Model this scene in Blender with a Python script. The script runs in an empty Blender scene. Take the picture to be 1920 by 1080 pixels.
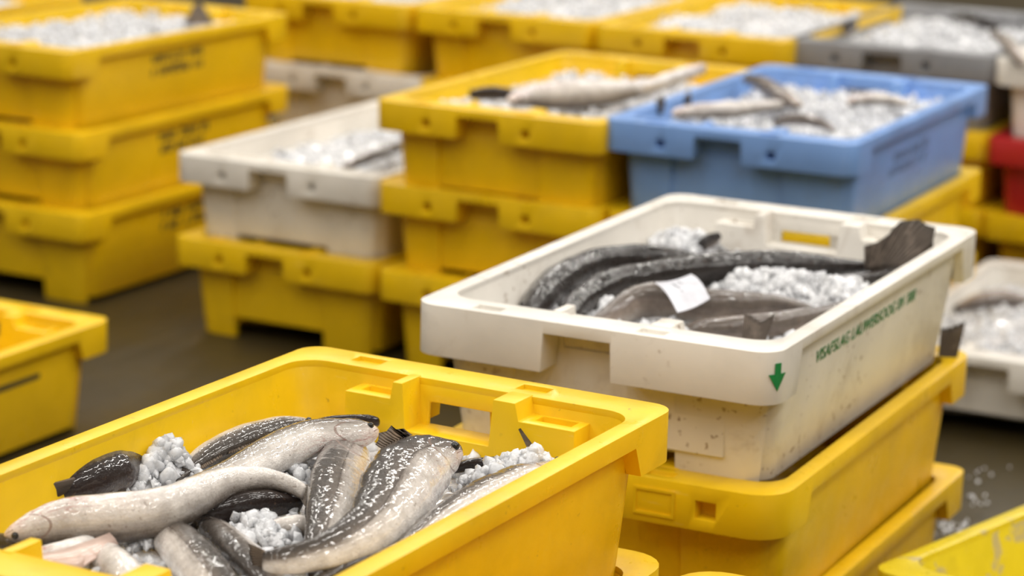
import bpy, bmesh, math, random
from mathutils import Vector, Matrix, noise

rnd = random.Random(7)
C = bpy.context.scene.collection
SC = bpy.context.scene

# ------------------------------------------------------------------ camera, world, lamps, exposure
F_PX, PITCH, ROLL, EYE = 4797.7, 0.2361, 0.0248, 1.2571      # pixels of the 1920 wide frame, radians, metres
cp, sp, cr_, sr = math.cos(PITCH), math.sin(PITCH), math.cos(ROLL), math.sin(ROLL)
AX = Vector((1, 0, 0)); UP0 = Vector((0, sp, cp)); FW = Vector((0, cp, -sp))
EYEP = Vector((0, 0, EYE))
camd = bpy.data.cameras.new('camera')
cam = bpy.data.objects.new('camera', camd); C.objects.link(cam)
rx = AX * cr_ + UP0 * sr; uy = AX * -sr + UP0 * cr_; bz = -FW
M = Matrix((rx, uy, bz)).transposed().to_4x4(); M.translation = EYEP
cam.matrix_world = M
camd.sensor_width = 36; camd.lens = F_PX / 1920 * 36
camd.clip_start = 0.05; camd.clip_end = 100
camd.dof.use_dof = True; camd.dof.focus_distance = 2.57; camd.dof.aperture_fstop = 4.3
SC.camera = cam

world = bpy.data.worlds.new('hall_light'); SC.world = world; world.use_nodes = True
bg = world.node_tree.nodes['Background']; bg.inputs[0].default_value = (1.0, 0.93, 0.82, 1); bg.inputs[1].default_value = 0.13

def lamp(name, loc, sx, sy, watts, col=(1, .96, .9), rot=(0, 0, 0)):
    d = bpy.data.lights.new(name, 'AREA'); d.shape = 'RECTANGLE'; d.size = sx; d.size_y = sy; d.energy = watts; d.color = col
    o = bpy.data.objects.new(name, d); C.objects.link(o); o.location = loc; o.rotation_euler = rot
    return o
for i in range(6):
    for j in range(8):                       # rows of tubes over the hall
        x, y = -5.0 + 2.0 * i, -2.4 + 2.1 * j
        lamp('ceiling_tube_lamp', (x + .30 * y - .8, y, 4.4), .13, 1.3, 21 if i < 4 else 30, rot=(0, 0, math.radians(-28)))

vs = SC.view_settings
vs.view_transform = 'Standard'; vs.look = 'None'; vs.gamma = 1; vs.use_curve_mapping = False; vs.exposure = 0.28
SC.cycles.use_denoising = True

# ------------------------------------------------------------------ helpers
ZOFF = [0.0]
def at_y(px, py, y):
    """World point seen at a pixel of the photograph, at distance y."""
    d = FW + rx * ((px - 960) / F_PX) + uy * (-(py - 540) / F_PX)
    return EYEP + d * (y / d.y)
def at(px, py, z):
    """World point seen at a pixel of the 1920x1080 photograph, at height z."""
    z = z + ZOFF[0]
    a = (px - 960) / F_PX; b = -(py - 540) / F_PX
    d = FW + rx * a + uy * b
    return EYEP + d * ((z - EYE) / d.z)

def mesh_obj(name, verts, faces, mat, parent=None, smooth=True, sharp=40):
    me = bpy.data.meshes.new(name); me.from_pydata([tuple(v) for v in verts], [], faces); me.update()
    return link_mesh(name, me, mat, parent, smooth, sharp)

def link_mesh(name, me, mat, parent=None, smooth=True, sharp=40):
    if mat is not None:
        me.materials.clear(); me.materials.append(mat)
    if smooth and len(me.polygons):
        me.polygons.foreach_set('use_smooth', [True] * len(me.polygons))
        if sharp: me.set_sharp_from_angle(angle=math.radians(sharp))
    o = bpy.data.objects.new(name, me); C.objects.link(o)
    if parent is not None: o.parent = parent
    return o

def empty(name, loc=(0, 0, 0), rz=0):
    o = bpy.data.objects.new(name, None); C.objects.link(o); o.location = loc; o.rotation_euler = (0, 0, rz)
    o.empty_display_size = .05
    return o

def tag(o, label, cat, group=None, kind=None):
    o['label'] = label
    if cat: o['category'] = cat
    if group: o['group'] = group
    if kind: o['kind'] = kind
    return o

def baked(verts, faces, cutters=(), bevel=0.0, seg=2):
    """A mesh with boxes cut out of it and its edges rounded."""
    me = bpy.data.meshes.new('m'); me.from_pydata([tuple(v) for v in verts], [], faces); me.update()
    bm = bmesh.new(); bm.from_mesh(me); bmesh.ops.recalc_face_normals(bm, faces=bm.faces); bm.to_mesh(me); bm.free()
    o = bpy.data.objects.new('tmp', me); C.objects.link(o); tmp = [o]
    for k, (lo, hi) in enumerate(cutters):
        v, f = box(lo, hi)
        cm = bpy.data.meshes.new('c'); cm.from_pydata(v, [], f)
        co = bpy.data.objects.new('cut', cm); C.objects.link(co); tmp.append(co)
        md = o.modifiers.new('b%d' % k, 'BOOLEAN'); md.operation = 'DIFFERENCE'; md.object = co; md.solver = 'EXACT'
    if bevel:
        md = o.modifiers.new('bev', 'BEVEL'); md.width = bevel; md.segments = seg; md.limit_method = 'ANGLE'; md.angle_limit = math.radians(38)
        md.use_clamp_overlap = True
    dg = bpy.context.evaluated_depsgraph_get(); dg.update()
    out = bpy.data.meshes.new_from_object(o.evaluated_get(dg))
    for t in tmp: bpy.data.objects.remove(t)
    return out

def box(lo, hi):
    (a, b, c), (d, e, f) = lo, hi
    v = [(a, b, c), (d, b, c), (d, e, c), (a, e, c), (a, b, f), (d, b, f), (d, e, f), (a, e, f)]
    return v, [(3, 2, 1, 0), (4, 5, 6, 7), (0, 1, 5, 4), (1, 2, 6, 5), (2, 3, 7, 6), (3, 0, 4, 7)]

# ------------------------------------------------------------------ materials
class NT:
    def __init__(s, name):
        s.m = bpy.data.materials.new(name); s.m.use_nodes = True
        s.t = s.m.node_tree; s.p = s.t.nodes['Principled BSDF']
    def n(s, typ, **kw):
        x = s.t.nodes.new(typ)
        for k, v in kw.items(): setattr(x, k, v)
        return x
    def l(s, a, b): s.t.links.new(a, b)
    def ramp(s, fac, stops):
        r = s.n('ShaderNodeValToRGB'); e = r.color_ramp.elements
        while len(e) < len(stops): e.new(.5)
        for q, (p, c) in zip(e, stops): q.position = p; q.color = (*c, 1) if len(c) == 3 else c
        s.l(fac, r.inputs[0]); return r.outputs[0]
    def noise(s, vec, scale, detail=3, rough=.55, dist=0):
        x = s.n('ShaderNodeTexNoise'); x.inputs['Scale'].default_value = scale; x.inputs['Detail'].default_value = detail
        x.inputs['Roughness'].default_value = rough; x.inputs['Distortion'].default_value = dist
        if vec is not None: s.l(vec, x.inputs['Vector'])
        return x.outputs[0]
    def mix(s, fac, a, b, mode='MIX'):
        x = s.n('ShaderNodeMix'); x.data_type = 'RGBA'; x.blend_type = mode
        for v, i in ((fac, 0), (a, 6), (b, 7)):
            if isinstance(v, (int, float)): x.inputs[i].default_value = v
            elif isinstance(v, tuple): x.inputs[i].default_value = (*v, 1)
            else: s.l(v, x.inputs[i])
        return x.outputs[2]
    def math(s, op, a, b=None, c=None):
        x = s.n('ShaderNodeMath'); x.operation = op
        for i, v in enumerate((a, b, c)):
            if v is None: continue
            if isinstance(v, (int, float)): x.inputs[i].default_value = v
            else: s.l(v, x.inputs[i])
        return x.outputs[0]
    def bump(s, h, strength, dist=.002):
        b = s.n('ShaderNodeBump'); b.inputs['Strength'].default_value = strength; b.inputs['Distance'].default_value = dist
        s.l(h, b.inputs['Height']); return b.outputs[0]
    def coords(s):
        tc = s.n('ShaderNodeTexCoord'); oi = s.n('ShaderNodeObjectInfo')
        v = s.n('ShaderNodeVectorMath'); v.operation = 'MULTIPLY_ADD'
        s.l(tc.outputs['Object'], v.inputs[0]); v.inputs[1].default_value = (1, 1, 1)
        cx = s.n('ShaderNodeCombineXYZ')
        for i, k in enumerate((37.0, 11.0, 23.0)): s.l(s.math('MULTIPLY', oi.outputs['Random'], k), cx.inputs[i])
        s.l(cx.outputs[0], v.inputs[2]); return v.outputs[0]

def plastic(name, col, dirt=(.10, .045, .012), dirt_amt=.55, scuff=None, grime=.25, rough=.34, sss=0.0, speck=.70):
    k = NT(name); v = k.coords()
    big = k.noise(v, 5, 4, .6)
    dark = tuple(c * .80 for c in col)
    base = k.mix(k.ramp(big, [(.35, (0, 0, 0)), (.7, (1, 1, 1))]), col, dark)
    # brownish grime in soft patches
    g = k.ramp(k.noise(v, 9, 6, .7, .6), [(.56, (0, 0, 0)), (.72, (1, 1, 1))])
    base = k.mix(k.math('MULTIPLY', g, grime), base, tuple(a * .55 + b * .45 for a, b in zip(dirt, col)))
    # small specks
    sp_ = k.ramp(k.noise(v, 85, 3, .5), [(speck, (0, 0, 0)), (speck + .06, (1, 1, 1))])
    spm = k.math('MULTIPLY', sp_, k.ramp(k.noise(v, 7, 2), [(.42, (0, 0, 0)), (.62, (1, 1, 1))]))
    base = k.mix(k.math('MULTIPLY', spm, dirt_amt), base, dirt)
    # fine pale scratches
    mp = k.n('ShaderNodeMapping'); mp.inputs['Rotation'].default_value = (.3, .5, .9); mp.inputs['Scale'].default_value = (14, 160, 90); k.l(v, mp.inputs[0])
    sc = k.ramp(k.noise(mp.outputs[0], 1.6, 3, .6), [(.66, (0, 0, 0)), (.74, (1, 1, 1))])
    base = k.mix(k.math('MULTIPLY', sc, .16), base, tuple(min(1, c * .6 + .35) for c in col))
    if scuff:
        s_ = k.ramp(k.noise(v, 11, 5, .65, .4), [(.55, (0, 0, 0)), (.59, (1, 1, 1))])
        base = k.mix(k.math('MULTIPLY', s_, .75), base, scuff)
    k.l(base, k.p.inputs['Base Color'])
    k.l(k.ramp(k.noise(v, 22, 4, .6), [(.3, (rough - .1,) * 3), (.75, (rough + .16,) * 3)]), k.p.inputs['Roughness'])
    k.p.inputs['Specular IOR Level'].default_value = .45
    k.l(k.bump(k.noise(v, 130, 3, .6), .12, .0015), k.p.inputs['Normal'])
    if sss:
        k.p.inputs['Subsurface Weight'].default_value = sss; k.p.inputs['Subsurface Radius'].default_value = (.01, .008, .005)
        k.p.inputs['Subsurface Scale'].default_value = .5
    return k.m

MAT = dict(
    yellow=plastic('yellow_plastic', (.87, .545, .006)),
    lime=plastic('lime_yellow_plastic', (.78, .62, .02), scuff=(.42, .36, .25), grime=.4),
    white=plastic('white_plastic', (.80, .755, .68), dirt=(.20, .11, .04), dirt_amt=.75, grime=.6, rough=.38, speck=.63),
    clean_white=plastic('cream_plastic', (.84, .80, .73), dirt=(.30, .22, .12), dirt_amt=.5, grime=.22, rough=.38),
    blue=plastic('blue_plastic', (.20, .36, .72), dirt=(.16, .14, .09), dirt_amt=.3, grime=.45),
    grey=plastic('grey_plastic', (.27, .27, .28), dirt=(.10, .08, .05), dirt_amt=.4, grime=.3),
    red=plastic('red_plastic', (.50, .02, .02), dirt=(.06, .02, .01), dirt_amt=.4, grime=.3),
)

def simple(name, col, rough=.5, **kw):
    k = NT(name); k.p.inputs['Base Color'].default_value = (*col, 1); k.p.inputs['Roughness'].default_value = rough
    v = k.coords(); k.l(k.mix(k.ramp(k.noise(v, 60, 3), [(.35, (0, 0, 0)), (.75, (1, 1, 1))]), col, tuple(c * .8 for c in col)), k.p.inputs['Base Color'])
    for a, b in kw.items(): k.p.inputs[a.replace('_', ' ')].default_value = b
    return k.m
GREEN = simple('green_print', (.012, .24, .06), .5)
BLACKINK = simple('dark_print', (.09, .07, .02), .55)
BLUEINK = simple('dark_blue_print', (.13, .20, .38), .55)
PAPER = simple('wet_white_paper', (.62, .62, .67), .4)
INK = simple('grey_pen_ink', (.22, .24, .26), .5)
EYE_M = simple('fish_eye', (.02, .018, .015), .08)
RED_M = simple('raw_red_gill', (.30, .035, .03), .25, Coat_Weight=.6)

def ice_material(name, t0, t1):
    k = NT(name); v = k.coords()
    k.l(k.ramp(k.noise(v, 30, 4, .6), [(.3, (.80, .81, .84)), (.7, (.92, .92, .93))]), k.p.inputs['Base Color'])
    k.p.inputs['IOR'].default_value = 1.31
    k.l(k.ramp(k.noise(v, 55, 3), [(.35, (.10,) * 3), (.7, (.42,) * 3)]), k.p.inputs['Roughness'])
    k.l(k.ramp(k.noise(v, 38, 3), [(.35, (t0,) * 3), (.65, (t1,) * 3)]), k.p.inputs['Transmission Weight'])
    k.p.inputs['Coat Weight'].default_value = .6; k.p.inputs['Coat Roughness'].default_value = .06
    k.l(k.bump(k.noise(v, 170, 4, .65), .35, .003), k.p.inputs['Normal'])
    return k.m
ICE = ice_material('white_crushed_ice', .08, .50); CLEAR_ICE = ice_material('clear_crushed_ice', .15, .65)

def fish_material(name, stops, line=.0, blood=.35, mottle=.25, mscale=45, glint=.05, bump=.45, snout=.5):
    """Skin coloured by the attribute 'skin': r along the fish, g from belly (0) to back (1), alpha 1 when the head is in view."""
    k = NT(name); v = k.coords()
    a = k.n('ShaderNodeAttribute', attribute_name='skin'); sep = k.n('ShaderNodeSeparateColor'); k.l(a.outputs['Color'], sep.inputs[0])
    s, t, hd = sep.outputs[0], sep.outputs[1], a.outputs['Alpha']
    cx = k.n('ShaderNodeCombineXYZ'); k.l(k.math('MULTIPLY', s, 7), cx.inputs[0]); k.l(k.math('MULTIPLY', t, 9), cx.inputs[1]); k.l(sep.outputs[2], cx.inputs[2])
    streak = k.noise(cx.outputs[0], 1.6, 5, .65, .4)            # blotches drawn out along the body
    n1 = k.noise(v, 34, 5, .65, .3)
    tw = k.math('ADD', t, k.math('MULTIPLY', k.math('SUBTRACT', n1, .5), .20))
    tw = k.math('ADD', tw, k.math('MULTIPLY', k.math('SUBTRACT', streak, .5), .28))
    base = k.ramp(tw, stops)
    mo = k.ramp(k.noise(v, mscale, 5, .7), [(.40, (1, 1, 1)), (.60, (0, 0, 0))])
    base = k.mix(k.math('MULTIPLY', mo, mottle), base, k.mix(.75, base, (.10, .06, .035), 'MULTIPLY'))
    spk = k.ramp(k.noise(v, 190, 2, .5), [(.66, (0, 0, 0)), (.72, (1, 1, 1))])
    base = k.mix(k.math('MULTIPLY', spk, .45), base, (.12, .07, .04))
    vo = k.n('ShaderNodeTexVoronoi'); vo.inputs['Scale'].default_value = 520; k.l(v, vo.inputs['Vector'])
    base = k.mix(k.math('MULTIPLY', vo.outputs['Distance'], glint), base, (.8, .78, .76))
    if line:
        d = k.math('ABSOLUTE', k.math('SUBTRACT', t, k.math('ADD', line, k.math('MULTIPLY', k.noise(cx.outputs[0], .5, 1), .08))))
        base = k.mix(k.math('MULTIPLY', k.math('LESS_THAN', d, .010), .75), base, (.05, .036, .028))
    if snout:
        m0 = k.math('MULTIPLY', k.math('MULTIPLY', k.ramp(s, [(.05, (1, 1, 1)), (.15, (0, 0, 0))]), k.ramp(t, [(.55, (1, 1, 1)), (.85, (0, 0, 0))])), hd)
        base = k.mix(k.math('MULTIPLY', m0, snout), base, k.mix(n1, (.78, .66, .58), (.62, .40, .33)))
        mt = k.math('MULTIPLY', k.math('LESS_THAN', k.math('ABSOLUTE', k.math('SUBTRACT', t, k.math('MULTIPLY_ADD', s, -1.6, .47))), .022), k.math('LESS_THAN', s, .075))
        base = k.mix(k.math('MULTIPLY', k.math('MULTIPLY', mt, hd), .8), base, (.16, .07, .055))
        # edge of the gill cover
        gl = k.math('ABSOLUTE', k.math('SUBTRACT', s, k.math('SUBTRACT', .235, k.math('MULTIPLY', k.math('POWER', k.math('ABSOLUTE', k.math('SUBTRACT', t, .48)), 2.0), .45))))
        base = k.mix(k.math('MULTIPLY', k.math('MULTIPLY', k.math('LESS_THAN', gl, .0055), hd), .7), base, (.22, .14, .11))
    if blood:
        m1 = k.math('MULTIPLY', k.ramp(s, [(.03, (0, 0, 0)), (.09, (1, 1, 1)), (.30, (1, 1, 1)), (.50, (0, 0, 0))]),
                    k.ramp(t, [(.10, (1, 1, 1)), (.50, (0, 0, 0))]))
        m2 = k.ramp(k.noise(cx.outputs[0], 2.2, 5, .7, 1.2), [(.50, (0, 0, 0)), (.62, (1, 1, 1))])
        base = k.mix(k.math('MULTIPLY', k.math('MULTIPLY', m1, m2), blood), base, (.34, .075, .055))
    k.l(base, k.p.inputs['Base Color'])
    k.l(k.ramp(k.noise(v, 60, 3), [(.3, (.20,) * 3), (.75, (.40,) * 3)]), k.p.inputs['Roughness'])
    k.p.inputs['Coat Weight'].default_value = 1.0; k.p.inputs['Coat Roughness'].default_value = .035; k.p.inputs['Coat IOR'].default_value = 1.40; k.p.inputs['Specular IOR Level'].default_value = .12
    h = k.math('ADD', k.math('MULTIPLY', vo.outputs['Distance'], .15), k.noise(v, 80, 4, .6))
    k.l(k.bump(h, bump, .004), k.p.inputs['Normal'])
    k.l(k.bump(k.math('ADD', k.noise(v, 150, 1, .4), k.math('MULTIPLY', k.noise(v, 60, 1, .4), 1.8)), bump * .40, .003), k.p.inputs['Coat Normal'])
    return k.m
SILVER = fish_material('silver_fish_skin', [(.10, (.80, .75, .70)), (.34, (.66, .61, .56)), (.50, (.42, .375, .335)), (.60, (.12, .094, .074)), (.80, (.038, .028, .021))], line=.54, mottle=.35)
PALE = fish_material('pale_fish_skin', [(.12, (.80, .75, .70)), (.42, (.68, .63, .58)), (.62, (.46, .42, .38)), (.80, (.20, .165, .135)), (.95, (.08, .062, .048))], line=0, blood=.75, mottle=.4)
DARK = fish_material('dark_fish_skin', [(.08, (.42, .34, .28)), (.24, (.10, .066, .052)), (.40, (.042, .026, .021)), (.85, (.018, .011, .009))], blood=0, mottle=.3, glint=.01, snout=0)
LING = fish_material('mottled_dark_fish_skin', [(.10, (.36, .29, .24)), (.34, (.12, .09, .073)), (.58, (.038, .028, .023)), (.9, (.018, .013, .011))], blood=0, mottle=.6, mscale=30, glint=.02, snout=0)
TAN = fish_material('tan_fish_skin', [(.10, (.72, .66, .60)), (.40, (.52, .45, .385)), (.68, (.28, .22, .18)), (.92, (.11, .085, .068))], blood=.1, mottle=.45, snout=0)

def fin_material(name, col):
    k = NT(name); a = k.n('ShaderNodeAttribute', attribute_name='skin'); sep = k.n('ShaderNodeSeparateColor'); k.l(a.outputs['Color'], sep.inputs[0])
    w = k.math('SINE', k.math('MULTIPLY', sep.outputs[0], 95)); w = k.math('MULTIPLY_ADD', w, .5, .5)
    b = k.mix(w, tuple(c * .45 for c in col), col); b = k.mix(k.math('MULTIPLY', k.ramp(k.noise(k.n('ShaderNodeTexCoord').outputs['Object'], 40, 3), [(.5, (0, 0, 0)), (.7, (1, 1, 1))]), .5), b, tuple(min(1, c * 2.6) for c in col))
    k.l(k.mix(k.ramp(sep.outputs[1], [(.8, (0, 0, 0)), (1, (1, 1, 1))]), b, tuple(c * .35 for c in col)), k.p.inputs['Base Color'])
    k.p.inputs['Roughness'].default_value = .55; k.p.inputs['Specular IOR Level'].default_value = .3
    k.l(k.bump(w, .8, .003), k.p.inputs['Normal'])
    return k.m
FIN = fin_material('brown_fin', (.17, .12, .08))
FLESH = simple('pinkish_flesh', (.64, .47, .40), .3, Coat_Weight=.7)
FIN_PALE = fin_material('pale_fin', (.50, .42, .35))
FIN_GREY = fin_material('grey_fin', (.20, .16, .13))

# ------------------------------------------------------------------ the floor
def floor_material():
    k = NT('wet_dark_concrete'); v = k.n('ShaderNodeTexCoord').outputs['Object']
    c = k.ramp(k.noise(v, 3, 5, .6), [(.3, (.036, .025, .007)), (.7, (.056, .040, .013))])
    c = k.mix(k.ramp(k.noise(v, 40, 4, .7), [(.4, (0, 0, 0)), (.8, (1, 1, 1))]), c, (.04, .032, .018))
    k.l(c, k.p.inputs['Base Color'])
    k.l(k.ramp(k.noise(v, 2.2, 4, .6), [(.35, (.28,) * 3), (.65, (.6,) * 3)]), k.p.inputs['Roughness']); k.p.inputs['Specular IOR Level'].default_value = .3
    k.l(k.bump(k.noise(v, 60, 4, .6), .25, .004), k.p.inputs['Normal'])
    return k.m
fl = mesh_obj('floor', [(-9, -3, 0), (9, -3, 0), (9, 16, 0), (-9, 16, 0)], [(0, 1, 2, 3)], floor_material(), smooth=False)
fl['kind'] = 'structure'

# ------------------------------------------------------------------ crates
W, L, H, P = .45, .7645, .193, .1616           # the crates behind
HF, PF = .185, .1697                              # the crates in front
STD = dict(w=W, l=L, h=H, o_side=.014, o_end=.034, e_side=.022, e_end=.050, draft=.013, deep=.054, lip=.021, holes=((.24, .017), (.68, .017)), ro=.026, block=.105, ledge=.032, sill=.050)
FRONT = dict(STD, h=HF, ledge=.0175)
WIDE = dict(STD, w=W * 1.013, l=L * 1.013)
ROUND = dict(FRONT, ro=.045, holes=((.2, .017), (.80, .026)), block=.125)
BIG = dict(FRONT, w=W * 1.03, l=L * 1.03, o_side=.009, e_side=.021, o_end=.036, draft=.020, deep=.062, lip=.012, holes=(), ro=.03, block=.09, sill=.041)
LOW = dict(STD, h=.150, holes=(), ledge=.02)

US = [.06, .12, .18, .235, .262, .31, .37, .375, .46, .56, .565, .61, .67, .695, .75, .82, .88, .94]
def vlist(b): return [b * .25, b * .6, b, b + .018, .25, .4, .5, .6, .75, 1 - b - .018, 1 - b, 1 - b * .6, 1 - b * .25]

def loop(hw, hl, r, ulist, vl, W2, L2, indent=0.0, n=6):
    """Rounded rectangle, counter-clockwise from the near left; fractions run over the crate's full width and length."""
    pts = []
    def cx(u): return max(-hw + r, min(hw - r, -W2 + u * 2 * W2))
    def cy(v): return max(-hl + r, min(hl - r, -L2 + v * 2 * L2))
    def ind(u): return indent if .25 < u < .69 else 0.0
    def arc(x, y, a0):
        for i in range(n + 1):
            a = math.radians(a0 + 90 * i / n); pts.append((x + r * math.cos(a), y + r * math.sin(a)))
    for u in ulist: pts.append((cx(u), -hl + ind(u)))
    arc(hw - r, -hl + r, -90)
    for v in vl: pts.append((hw, cy(v)))
    arc(hw - r, hl - r, 0)
    for u in reversed(ulist): pts.append((cx(u), hl - ind(u)))
    arc(-hw + r, hl - r, 90)
    for v in reversed(vl): pts.append((-hw, cy(v)))
    arc(-hw + r, -hl + r, 180)
    return pts

def loft(loops, close=False, cap=True):
    n = len(loops[0]); v = [p for lp in loops for p in lp]; f = []
    m = len(loops)
    for a in range(m if close else m - 1):
        b = (a + 1) % m
        for i in range(n):
            j = (i + 1) % n
            f.append((a * n + i, a * n + j, b * n + j, b * n + i))
    if cap and not close:
        f.append(tuple(reversed(range(n)))); f.append(tuple(range((m - 1) * n, m * n)))
    return v, f

_cache = {}
def crate_meshes(key, d):
    if key in _cache: return _cache[key]
    w2, l2, h = d['w'] / 2, d['l'] / 2, d['h']
    vl = vlist(d['block']); nU, nV, nC = len(US), len(vl), 7
    os_, oe, es, ee, dr = d['o_side'], d['o_end'], d['e_side'], d['e_end'], d['draft']
    lp = lambda hw, hl, r, z: [(x, y, z) for x, y in loop(hw, hl, r, US, vl, w2, l2)]
    ux = lambda u: -w2 + u * 2 * w2
    # tub: its bottom is arched up between the posts of each end
    bot = [(x, y, .036 if abs(y) > l2 - ee - dr - .003 and ux(.25) < x < ux(.70) else .011) for x, y, z in lp(w2 - os_ - dr, l2 - ee + .004 - dr, .03, 0)]
    body = [bot, lp(w2 - os_ - dr * .5, l2 - ee + .004 - dr * .5, .03, h * .5), lp(w2 - os_, l2 - ee + .004, .03, h - .006),
            lp(w2 - es, l2 - ee, .034, h - .006), lp(w2 - es - dr, l2 - ee - dr, .034, .042)]
    v, f = loft(body)
    cuts = [((ux(.41), l2 - .09, h - d['sill'] - .001), (ux(.61), l2 + .02, h - .025))]
    mb = baked(v, f, cuts, .0035, 2)
    # rim with deep blocks at the corners and the hand-hole notch
    depth = []
    def du(u): return .015 if .372 < u < .563 else d['deep']
    def dv(v_): return d['deep'] if (v_ <= d['block'] + 1e-6 or v_ >= 1 - d['block'] - 1e-6) else d['lip']
    for u in US: depth.append(du(u))
    depth += [d['deep']] * nC
    for q in vl: depth.append(dv(q))
    depth += [d['deep']] * nC
    for u in reversed(US): depth.append(du(u))
    depth += [d['deep']] * nC
    for q in reversed(vl): depth.append(dv(q))
    depth += [d['deep']] * nC
    out = loop(w2, l2, d['ro'], US, vl, w2, l2); inn = loop(w2 - es, l2 - ee, .034, US, vl, w2, l2)
    bck = loop(w2 - os_ - .003, l2 - oe - .009, .036, US, vl, w2, l2)
    A = [(x, y, h) for x, y in inn]; B = [(x, y, h) for x, y in out]
    Cc = [(x, y, h - q) for (x, y), q in zip(out, depth)]; D = [(x, y, h - q) for (x, y), q in zip(bck, depth)]
    E_ = [(x, y, h - .010) for x, y in bck]; F_ = [(x, y, h - .010) for x, y in inn]
    v, f = loft([A, F_, E_, D, Cc, B], close=True)
    cuts = []
    for u, q in d['holes']:
        for s in (-1, 1):
            y0, y1 = (-l2 - .01, -l2 + .022) if s < 0 else (l2 - .022, l2 + .01)
            cuts.append(((ux(u) - q / 2, y0, h - .040), (ux(u) + q / 2, y1, h - .040 + q * .85)))
    for u in (.20, .655):
        for s in (-1, 1):
            y0, y1 = (-l2 + .012, -l2 + .032) if s < 0 else (l2 - .032, l2 - .012)
            cuts.append(((ux(u) - .018, y0, h - .005), (ux(u) + .018, y1, h + .01)))
    mr = baked(v, f, cuts, .0032, 2)
    # inside each end: stacking ledges, two columns, a sill under the hand hole
    hs = []
    for s in (-1, 1):
        zb = .026
        lg = d['ledge']; zb = .040
        prof = [(.22, zb), (.835, zb), (.835, h - lg), (.69, h - lg), (.68, h + .0012), (.622, h + .0012), (.612, h - d['sill']), (.388, h - d['sill']), (.378, h + .0012), (.352, h + .0012), (.345, h - lg), (.22, h - lg)]
        y0 = l2 - ee + .004 - 0.0; th = .040
        ring0 = [(ux(u), s * y0, z) for u, z in prof]; ring1 = [(ux(u), s * (y0 - th), z) for u, z in prof]
        # the columns stop at the rim, the ledges and the sill stand further in
        n = len(prof); v = ring0 + ring1
        f = [tuple(range(n)), tuple(reversed(range(n, 2 * n)))] + [(i, n + i, n + (i + 1) % n, (i + 1) % n) for i in range(n)]
        cuts = []
        for u in (.295, .765):
            a, b = sorted((s * (y0 - .008), s * (y0 - .026)))
            cuts.append(((ux(u) - .022, a, h - lg - .012), (ux(u) + .020, b, h))) if lg < .03 else None
        hs.append(baked(v, f, cuts, .003, 2))
    # corner posts that end in feet
    fs = []
    for sx in (-1, 1):
        for sy in (-1, 1):
            rings = []
            for t in (0, .5, 1):
                q = dr * (1 - t); z = (h - .015) * t; yl = l2 - ee - q + .002
                pts = [(x, y) for x, y in loop(w2 - os_ - q + .001, l2 - oe - q, .04, US + [.9999], [], w2, l2)]
                x_in = ux(.25) if sx < 0 else ux(.70)
                sel = [(x, y) for x, y in pts if y * sy > yl and (x < x_in if sx < 0 else x > x_in)]
                sel = sorted(set((round(x, 6), round(y, 6)) for x, y in sel), key=lambda p: p[0] * sx)
                sel = [(x_in, sy * (l2 - oe - q))] + sel
                rings.append([(x, y, z) for x, y in sel] + [(sel[-1][0], sy * yl, z), (x_in, sy * yl, z)])
            m_ = min(len(r) for r in rings)
            rings = [r if len(r) == m_ else [r[0]] + r[1:m_ - 2] + r[-2:] for r in rings]
            v, f = loft(rings); fs.append(baked(v, f, (), .003, 2))
    _cache[key] = (mb, mr, hs, fs); return _cache[key]

_col = {}
def coloured(key, col, i, me):
    q = (key, col, i)
    if q not in _col:
        m = me.copy(); m.materials.clear(); m.materials.append(MAT[col])
        m.polygons.foreach_set('use_smooth', [True] * len(m.polygons)); m.set_sharp_from_angle(angle=math.radians(32))
        _col[q] = m
    return _col[q]

def put(name, me, parent):
    o = bpy.data.objects.new(name, me); C.objects.link(o); o.parent = parent; return o

TYPES = dict(std=STD, front=FRONT, wide=WIDE, round=ROUND, big=BIG, low=LOW)
def crate(base, yaw, k, col, label, group, key='std', dz=0.0):
    d = TYPES[key]
    a = math.radians(yaw); lv = Vector((math.sin(a), math.cos(a), 0)); z = dz + k * (PF if d['h'] == HF else P)
    root = empty('fish_crate', Vector((base[0], base[1], z)) + lv * d['l'] / 2, -a)
    tag(root, label, 'crate', group)
    mb, mr, hs, fs = crate_meshes(key, d)
    put('body', coloured(key, col, 0, mb), root); put('rim', coloured(key, col, 1, mr), root)
    for i, m in enumerate(hs): put('handle_housing', coloured(key, col, 2 + i, m), root)
    for i, m in enumerate(fs): put('corner_post', coloured(key, col, 4 + i, m), root)
    root['_d'] = key
    return root

G_ST = 'fish crates stacked on the market floor'
B = crate((-.390, 1.976), 28.6, 2, 'yellow', 'yellow crate heaped with silver and brown fish, topmost at the front', G_ST, 'front')
E1 = crate((-.374, 1.977), 27.3, 1, 'yellow', 'yellow crate directly under the front crate of fish, only its rim corner showing', G_ST, 'round')
E0 = crate((-.380, 1.977), 28.3, 0, 'yellow', 'lowest yellow crate of the front stack, hidden below the crate of silver fish', G_ST, 'front')
A = crate((.089, 2.860), 26.4, 2, 'white', 'large white crate with green lettering holding dark fish, ice and a paper tag', G_ST, 'big')
C1 = crate((.107, 2.858), 26.2, 1, 'yellow', 'yellow crate directly under the white crate with green lettering', G_ST, 'round')
D0 = crate((.102, 2.861), 26.8, 0, 'yellow', 'lowest yellow crate below the white crate with green lettering', G_ST, 'front')
F1c = crate((.062, 1.745), 26, 1, 'yellow', 'yellow crate at the bottom edge below the white crate, its rounded rim corner showing', G_ST, 'round')
F0c = crate((.062, 1.745), 26, 0, 'yellow', 'yellow crate under the rounded rim corner at the bottom edge', G_ST, 'front')
Gc = crate((.621, 2.863), 42, 0, 'lime', 'scuffed lime yellow empty crate on the floor in the lower right corner', G_ST, 'front')
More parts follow.
